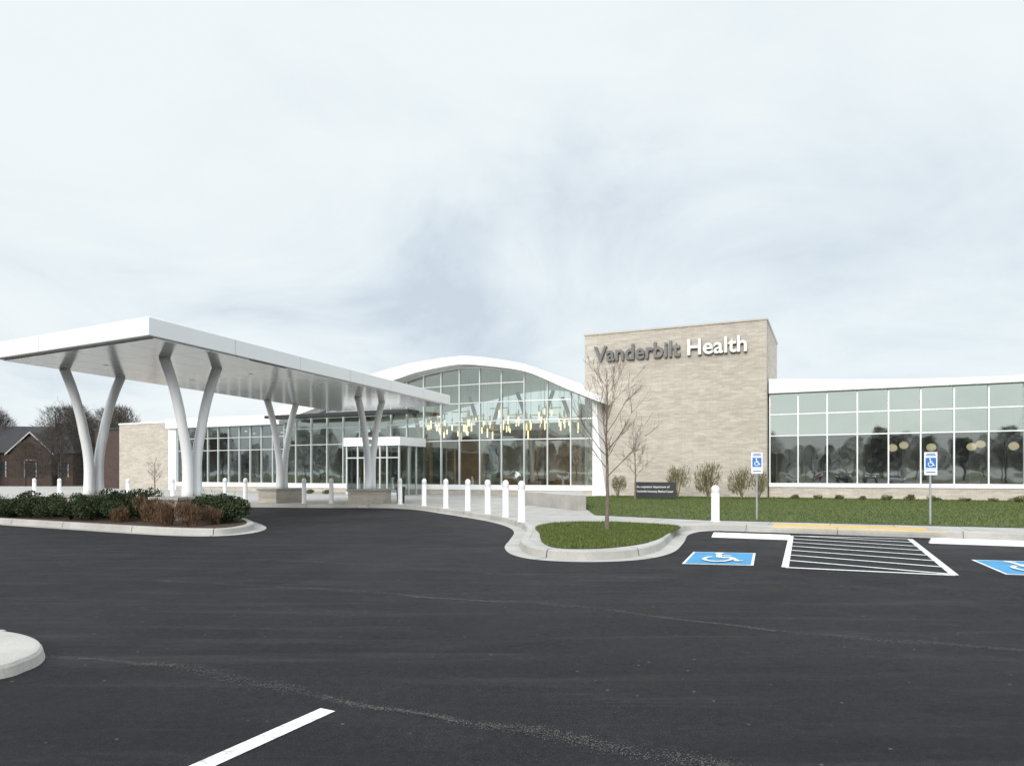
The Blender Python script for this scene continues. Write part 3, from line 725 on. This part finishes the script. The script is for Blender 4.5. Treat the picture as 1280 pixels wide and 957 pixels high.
for i in range(150):
    a=math.radians(137+ i*1.13+U(-.5,.5)); r=U(125,185); dtree(r*math.cos(a),r*math.sin(a),U(.6,1.1))
for x,y,s in ((-64,100,.9),(-72,108,.95),(-59,95,.72),(-80,104,.85),(-69,92,.75),(-88,110,.85),(-66,104,.85),(-75,99,.85),(-57,92,.6),(-61,97,.8),(-70,118,1.0),(-66,113,.95),(-75,116,1.0),(-62,108,.95),(-57,99,.8)): dtree(x,y,s)
dtree(-51.5,78,.58); dtree(-54,80,.55); dtree(-57,80,.42)

# house left
Hs=empty('brick_house',(-63.5,88,0),math.radians(12))
boxes('walls',[(-8,6.2,0,9,0,4.2)],M['redbrick'],Hs)
v=[(-8.4,-.4,4.2),(6.6,-.4,4.2),(6.6,9.4,4.2),(-8.4,9.4,4.2),(-7,4.5,7.9),(3.6,4.5,7.9)]
mesh('roof',v,[(0,1,5,4),(1,2,5),(2,3,4,5),(3,0,4),(0,3,2,1)],M['roof'],Hs)
for gx in (-5.2,1.8):
    mesh('gable',[(gx-2.4,-1.2,0),(gx+2.4,-1.2,0),(gx+2.4,-1.2,4.2),(gx,-1.2,6.6),(gx-2.4,-1.2,4.2),(gx-2.4,1.5,0),(gx+2.4,1.5,0),(gx+2.4,1.5,4.2),(gx-2.4,1.5,4.2)],[(0,1,2,3,4),(1,6,7,2),(5,0,4,8)],M['redbrick'],Hs)
    mesh('gable_roof',[(gx-2.8,-1.5,4.0),(gx,-1.5,6.85),(gx+2.8,-1.5,4.0),(gx-2.8,4.4,4.0),(gx,4.4,6.85),(gx+2.8,4.4,4.0)],[(0,1,4,3),(1,2,5,4)],M['roof'],Hs)
    mesh('gable_trim',[(gx-2.8,-1.52,3.85),(gx,-1.52,6.7),(gx+2.8,-1.52,3.85),(gx+2.8,-1.52,4.05),(gx,-1.52,6.92),(gx-2.8,-1.52,4.05)],[(0,1,4,5),(1,2,3,4)],M['trim'],Hs)
    boxes('gable_window',[(gx-.6,gx+.6,-1.26,-1.2,1.2,3.2)],M['winb'],Hs)
    boxes('gable_window_trim',[(gx-.72,gx-.6,-1.28,-1.2,1.1,3.3),(gx+.6,gx+.72,-1.28,-1.2,1.1,3.3),(gx-.6,gx+.6,-1.28,-1.2,3.2,3.35)],M['trim'],Hs)
boxes('windows',[(-2.6,-1.6,-.05,0,1.2,3.0),(4.6,5.6,-.05,0,1.2,3.0)],M['winb'],Hs)
boxes('window_trim',[(-2.75,-2.6,-.07,0,1.1,3.1),(-1.6,-1.45,-.07,0,1.1,3.1),(4.45,4.6,-.07,0,1.1,3.1),(5.6,5.75,-.07,0,1.1,3.1)],M['trim'],Hs)
Ob=empty('brick_office_building',(-95,-15,0),math.radians(70))
boxes('walls',[(-14,14,0,10,0,6)],M['redbrick'],Ob); boxes('roof_edge',[(-14.3,14.3,-.3,10.3,6,6.5)],M['trim'],Ob)
boxes('windows',[(-12+i*3.4,-10.4+i*3.4,-.05,0,1,2.8) for i in range(7)]+[(-12+i*3.4,-10.4+i*3.4,-.05,0,3.6,5.2) for i in range(7)],M['winb'],Ob)

# ---------------------------------------------------------------- light
SE,SA=24,200
w=bpy.data.worlds.new('World'); sc.world=w; w.use_nodes=True; nt=w.node_tree; nt.nodes.clear()
out=nt.nodes.new('ShaderNodeOutputWorld'); bg=nt.nodes.new('ShaderNodeBackground'); bg.inputs[1].default_value=.1
sky=nt.nodes.new('ShaderNodeTexSky'); sky.sky_type='NISHITA'; sky.sun_disc=False
sky.sun_elevation=math.radians(SE); sky.sun_rotation=math.radians(SA)
tc=nt.nodes.new('ShaderNodeTexCoord'); sp=nt.nodes.new('ShaderNodeSeparateXYZ'); nt.links.new(tc.outputs['Generated'],sp.inputs[0])
def math_(op,a,b):
    n=nt.nodes.new('ShaderNodeMath'); n.operation=op
    for s,x in zip(n.inputs,(a,b)):
        if hasattr(x,'links'): nt.links.new(x,s)
        else: s.default_value=x
    return n.outputs[0]
zz=math_('ADD',math_('MAXIMUM',sp.outputs[2],0.0),.30)
cb=nt.nodes.new('ShaderNodeCombineXYZ'); nt.links.new(math_('DIVIDE',sp.outputs[0],zz),cb.inputs[0]); nt.links.new(math_('DIVIDE',sp.outputs[1],zz),cb.inputs[1]); cb.inputs[2].default_value=3.1
n1=noise(nt,1.5,9,.58,cb.outputs[0],.4); n2=noise(nt,.4,3,.5,cb.outputs[0],.2)
s_=math_('ADD',math_('MULTIPLY',n1.outputs[0],.62),math_('MULTIPLY',n2.outputs[0],.38))
def bank(d,rad,amt,s_,sz=1.9):
    vm=nt.nodes.new('ShaderNodeVectorMath'); vm.operation='SUBTRACT'; nt.links.new(tc.outputs['Generated'],vm.inputs[0]); vm.inputs[1].default_value=Vector(d).normalized()
    vs_=nt.nodes.new('ShaderNodeVectorMath'); vs_.operation='MULTIPLY'; nt.links.new(vm.outputs[0],vs_.inputs[0]); vs_.inputs[1].default_value=(1,1,sz)
    ln=nt.nodes.new('ShaderNodeVectorMath'); ln.operation='LENGTH'; nt.links.new(vs_.outputs[0],ln.inputs[0])
    mr=nt.nodes.new('ShaderNodeMapRange'); mr.interpolation_type='SMOOTHSTEP'; nt.links.new(ln.outputs['Value'],mr.inputs[0])
    mr.inputs[1].default_value=0; mr.inputs[2].default_value=rad; mr.inputs[3].default_value=amt; mr.inputs[4].default_value=0
    return math_('SUBTRACT',s_,math_('MULTIPLY',mr.outputs[0],math_('MULTIPLY',n1.outputs[0],2.0)))
s_=bank((.72,1,.33),.40,.07,s_,1.5); s_=bank((-.05,1,.20),.22,.04,s_,2.4)
s_=bank((-.5,1,.22),.45,-.09,s_); s_=bank((.05,1,.46),.50,-.05,s_)
cr=ramp(nt,s_,[(.33,(.62,.705,.79)),(.41,(.74,.82,.88)),(.48,(.83,.905,.94)),(.57,(.90,.955,.975))])
zb=math_('ADD',1.0,math_('MULTIPLY',math_('MAXIMUM',math_('SUBTRACT',sp.outputs[2],.60),0),5.0))
sc10=nt.nodes.new('ShaderNodeVectorMath'); sc10.operation='SCALE'; nt.links.new(math_('MULTIPLY',zb,10.1),sc10.inputs['Scale']); nt.links.new(cr.outputs[0],sc10.inputs[0])
mm=mixc(nt,.95,sky.outputs[0],sc10.outputs[0]); nt.links.new(mm,bg.inputs[0]); nt.links.new(bg.outputs[0],out.inputs[0])
sl=bpy.data.lights.new('sun','SUN'); sl.energy=2.7; sl.angle=math.radians(28); sl.color=(1,.965,.92)
so=bpy.data.objects.new('sun',sl); link(so)
az=math.radians(SA); el=math.radians(SE)
dirv=Vector((math.sin(az)*math.cos(el),math.cos(az)*math.cos(el),math.sin(el)))
so.rotation_euler=dirv.to_track_quat('Z','Y').to_euler()

cam=bpy.data.cameras.new('camera'); co=bpy.data.objects.new('camera',cam); link(co)
cam.lens=24; cam.sensor_width=36; cam.sensor_fit='HORIZONTAL'; cam.shift_y=.0887; cam.clip_end=3000; cam.clip_start=.05
co.location=(0,0,1.5); co.rotation_euler=(math.pi/2,0,0); sc.camera=co
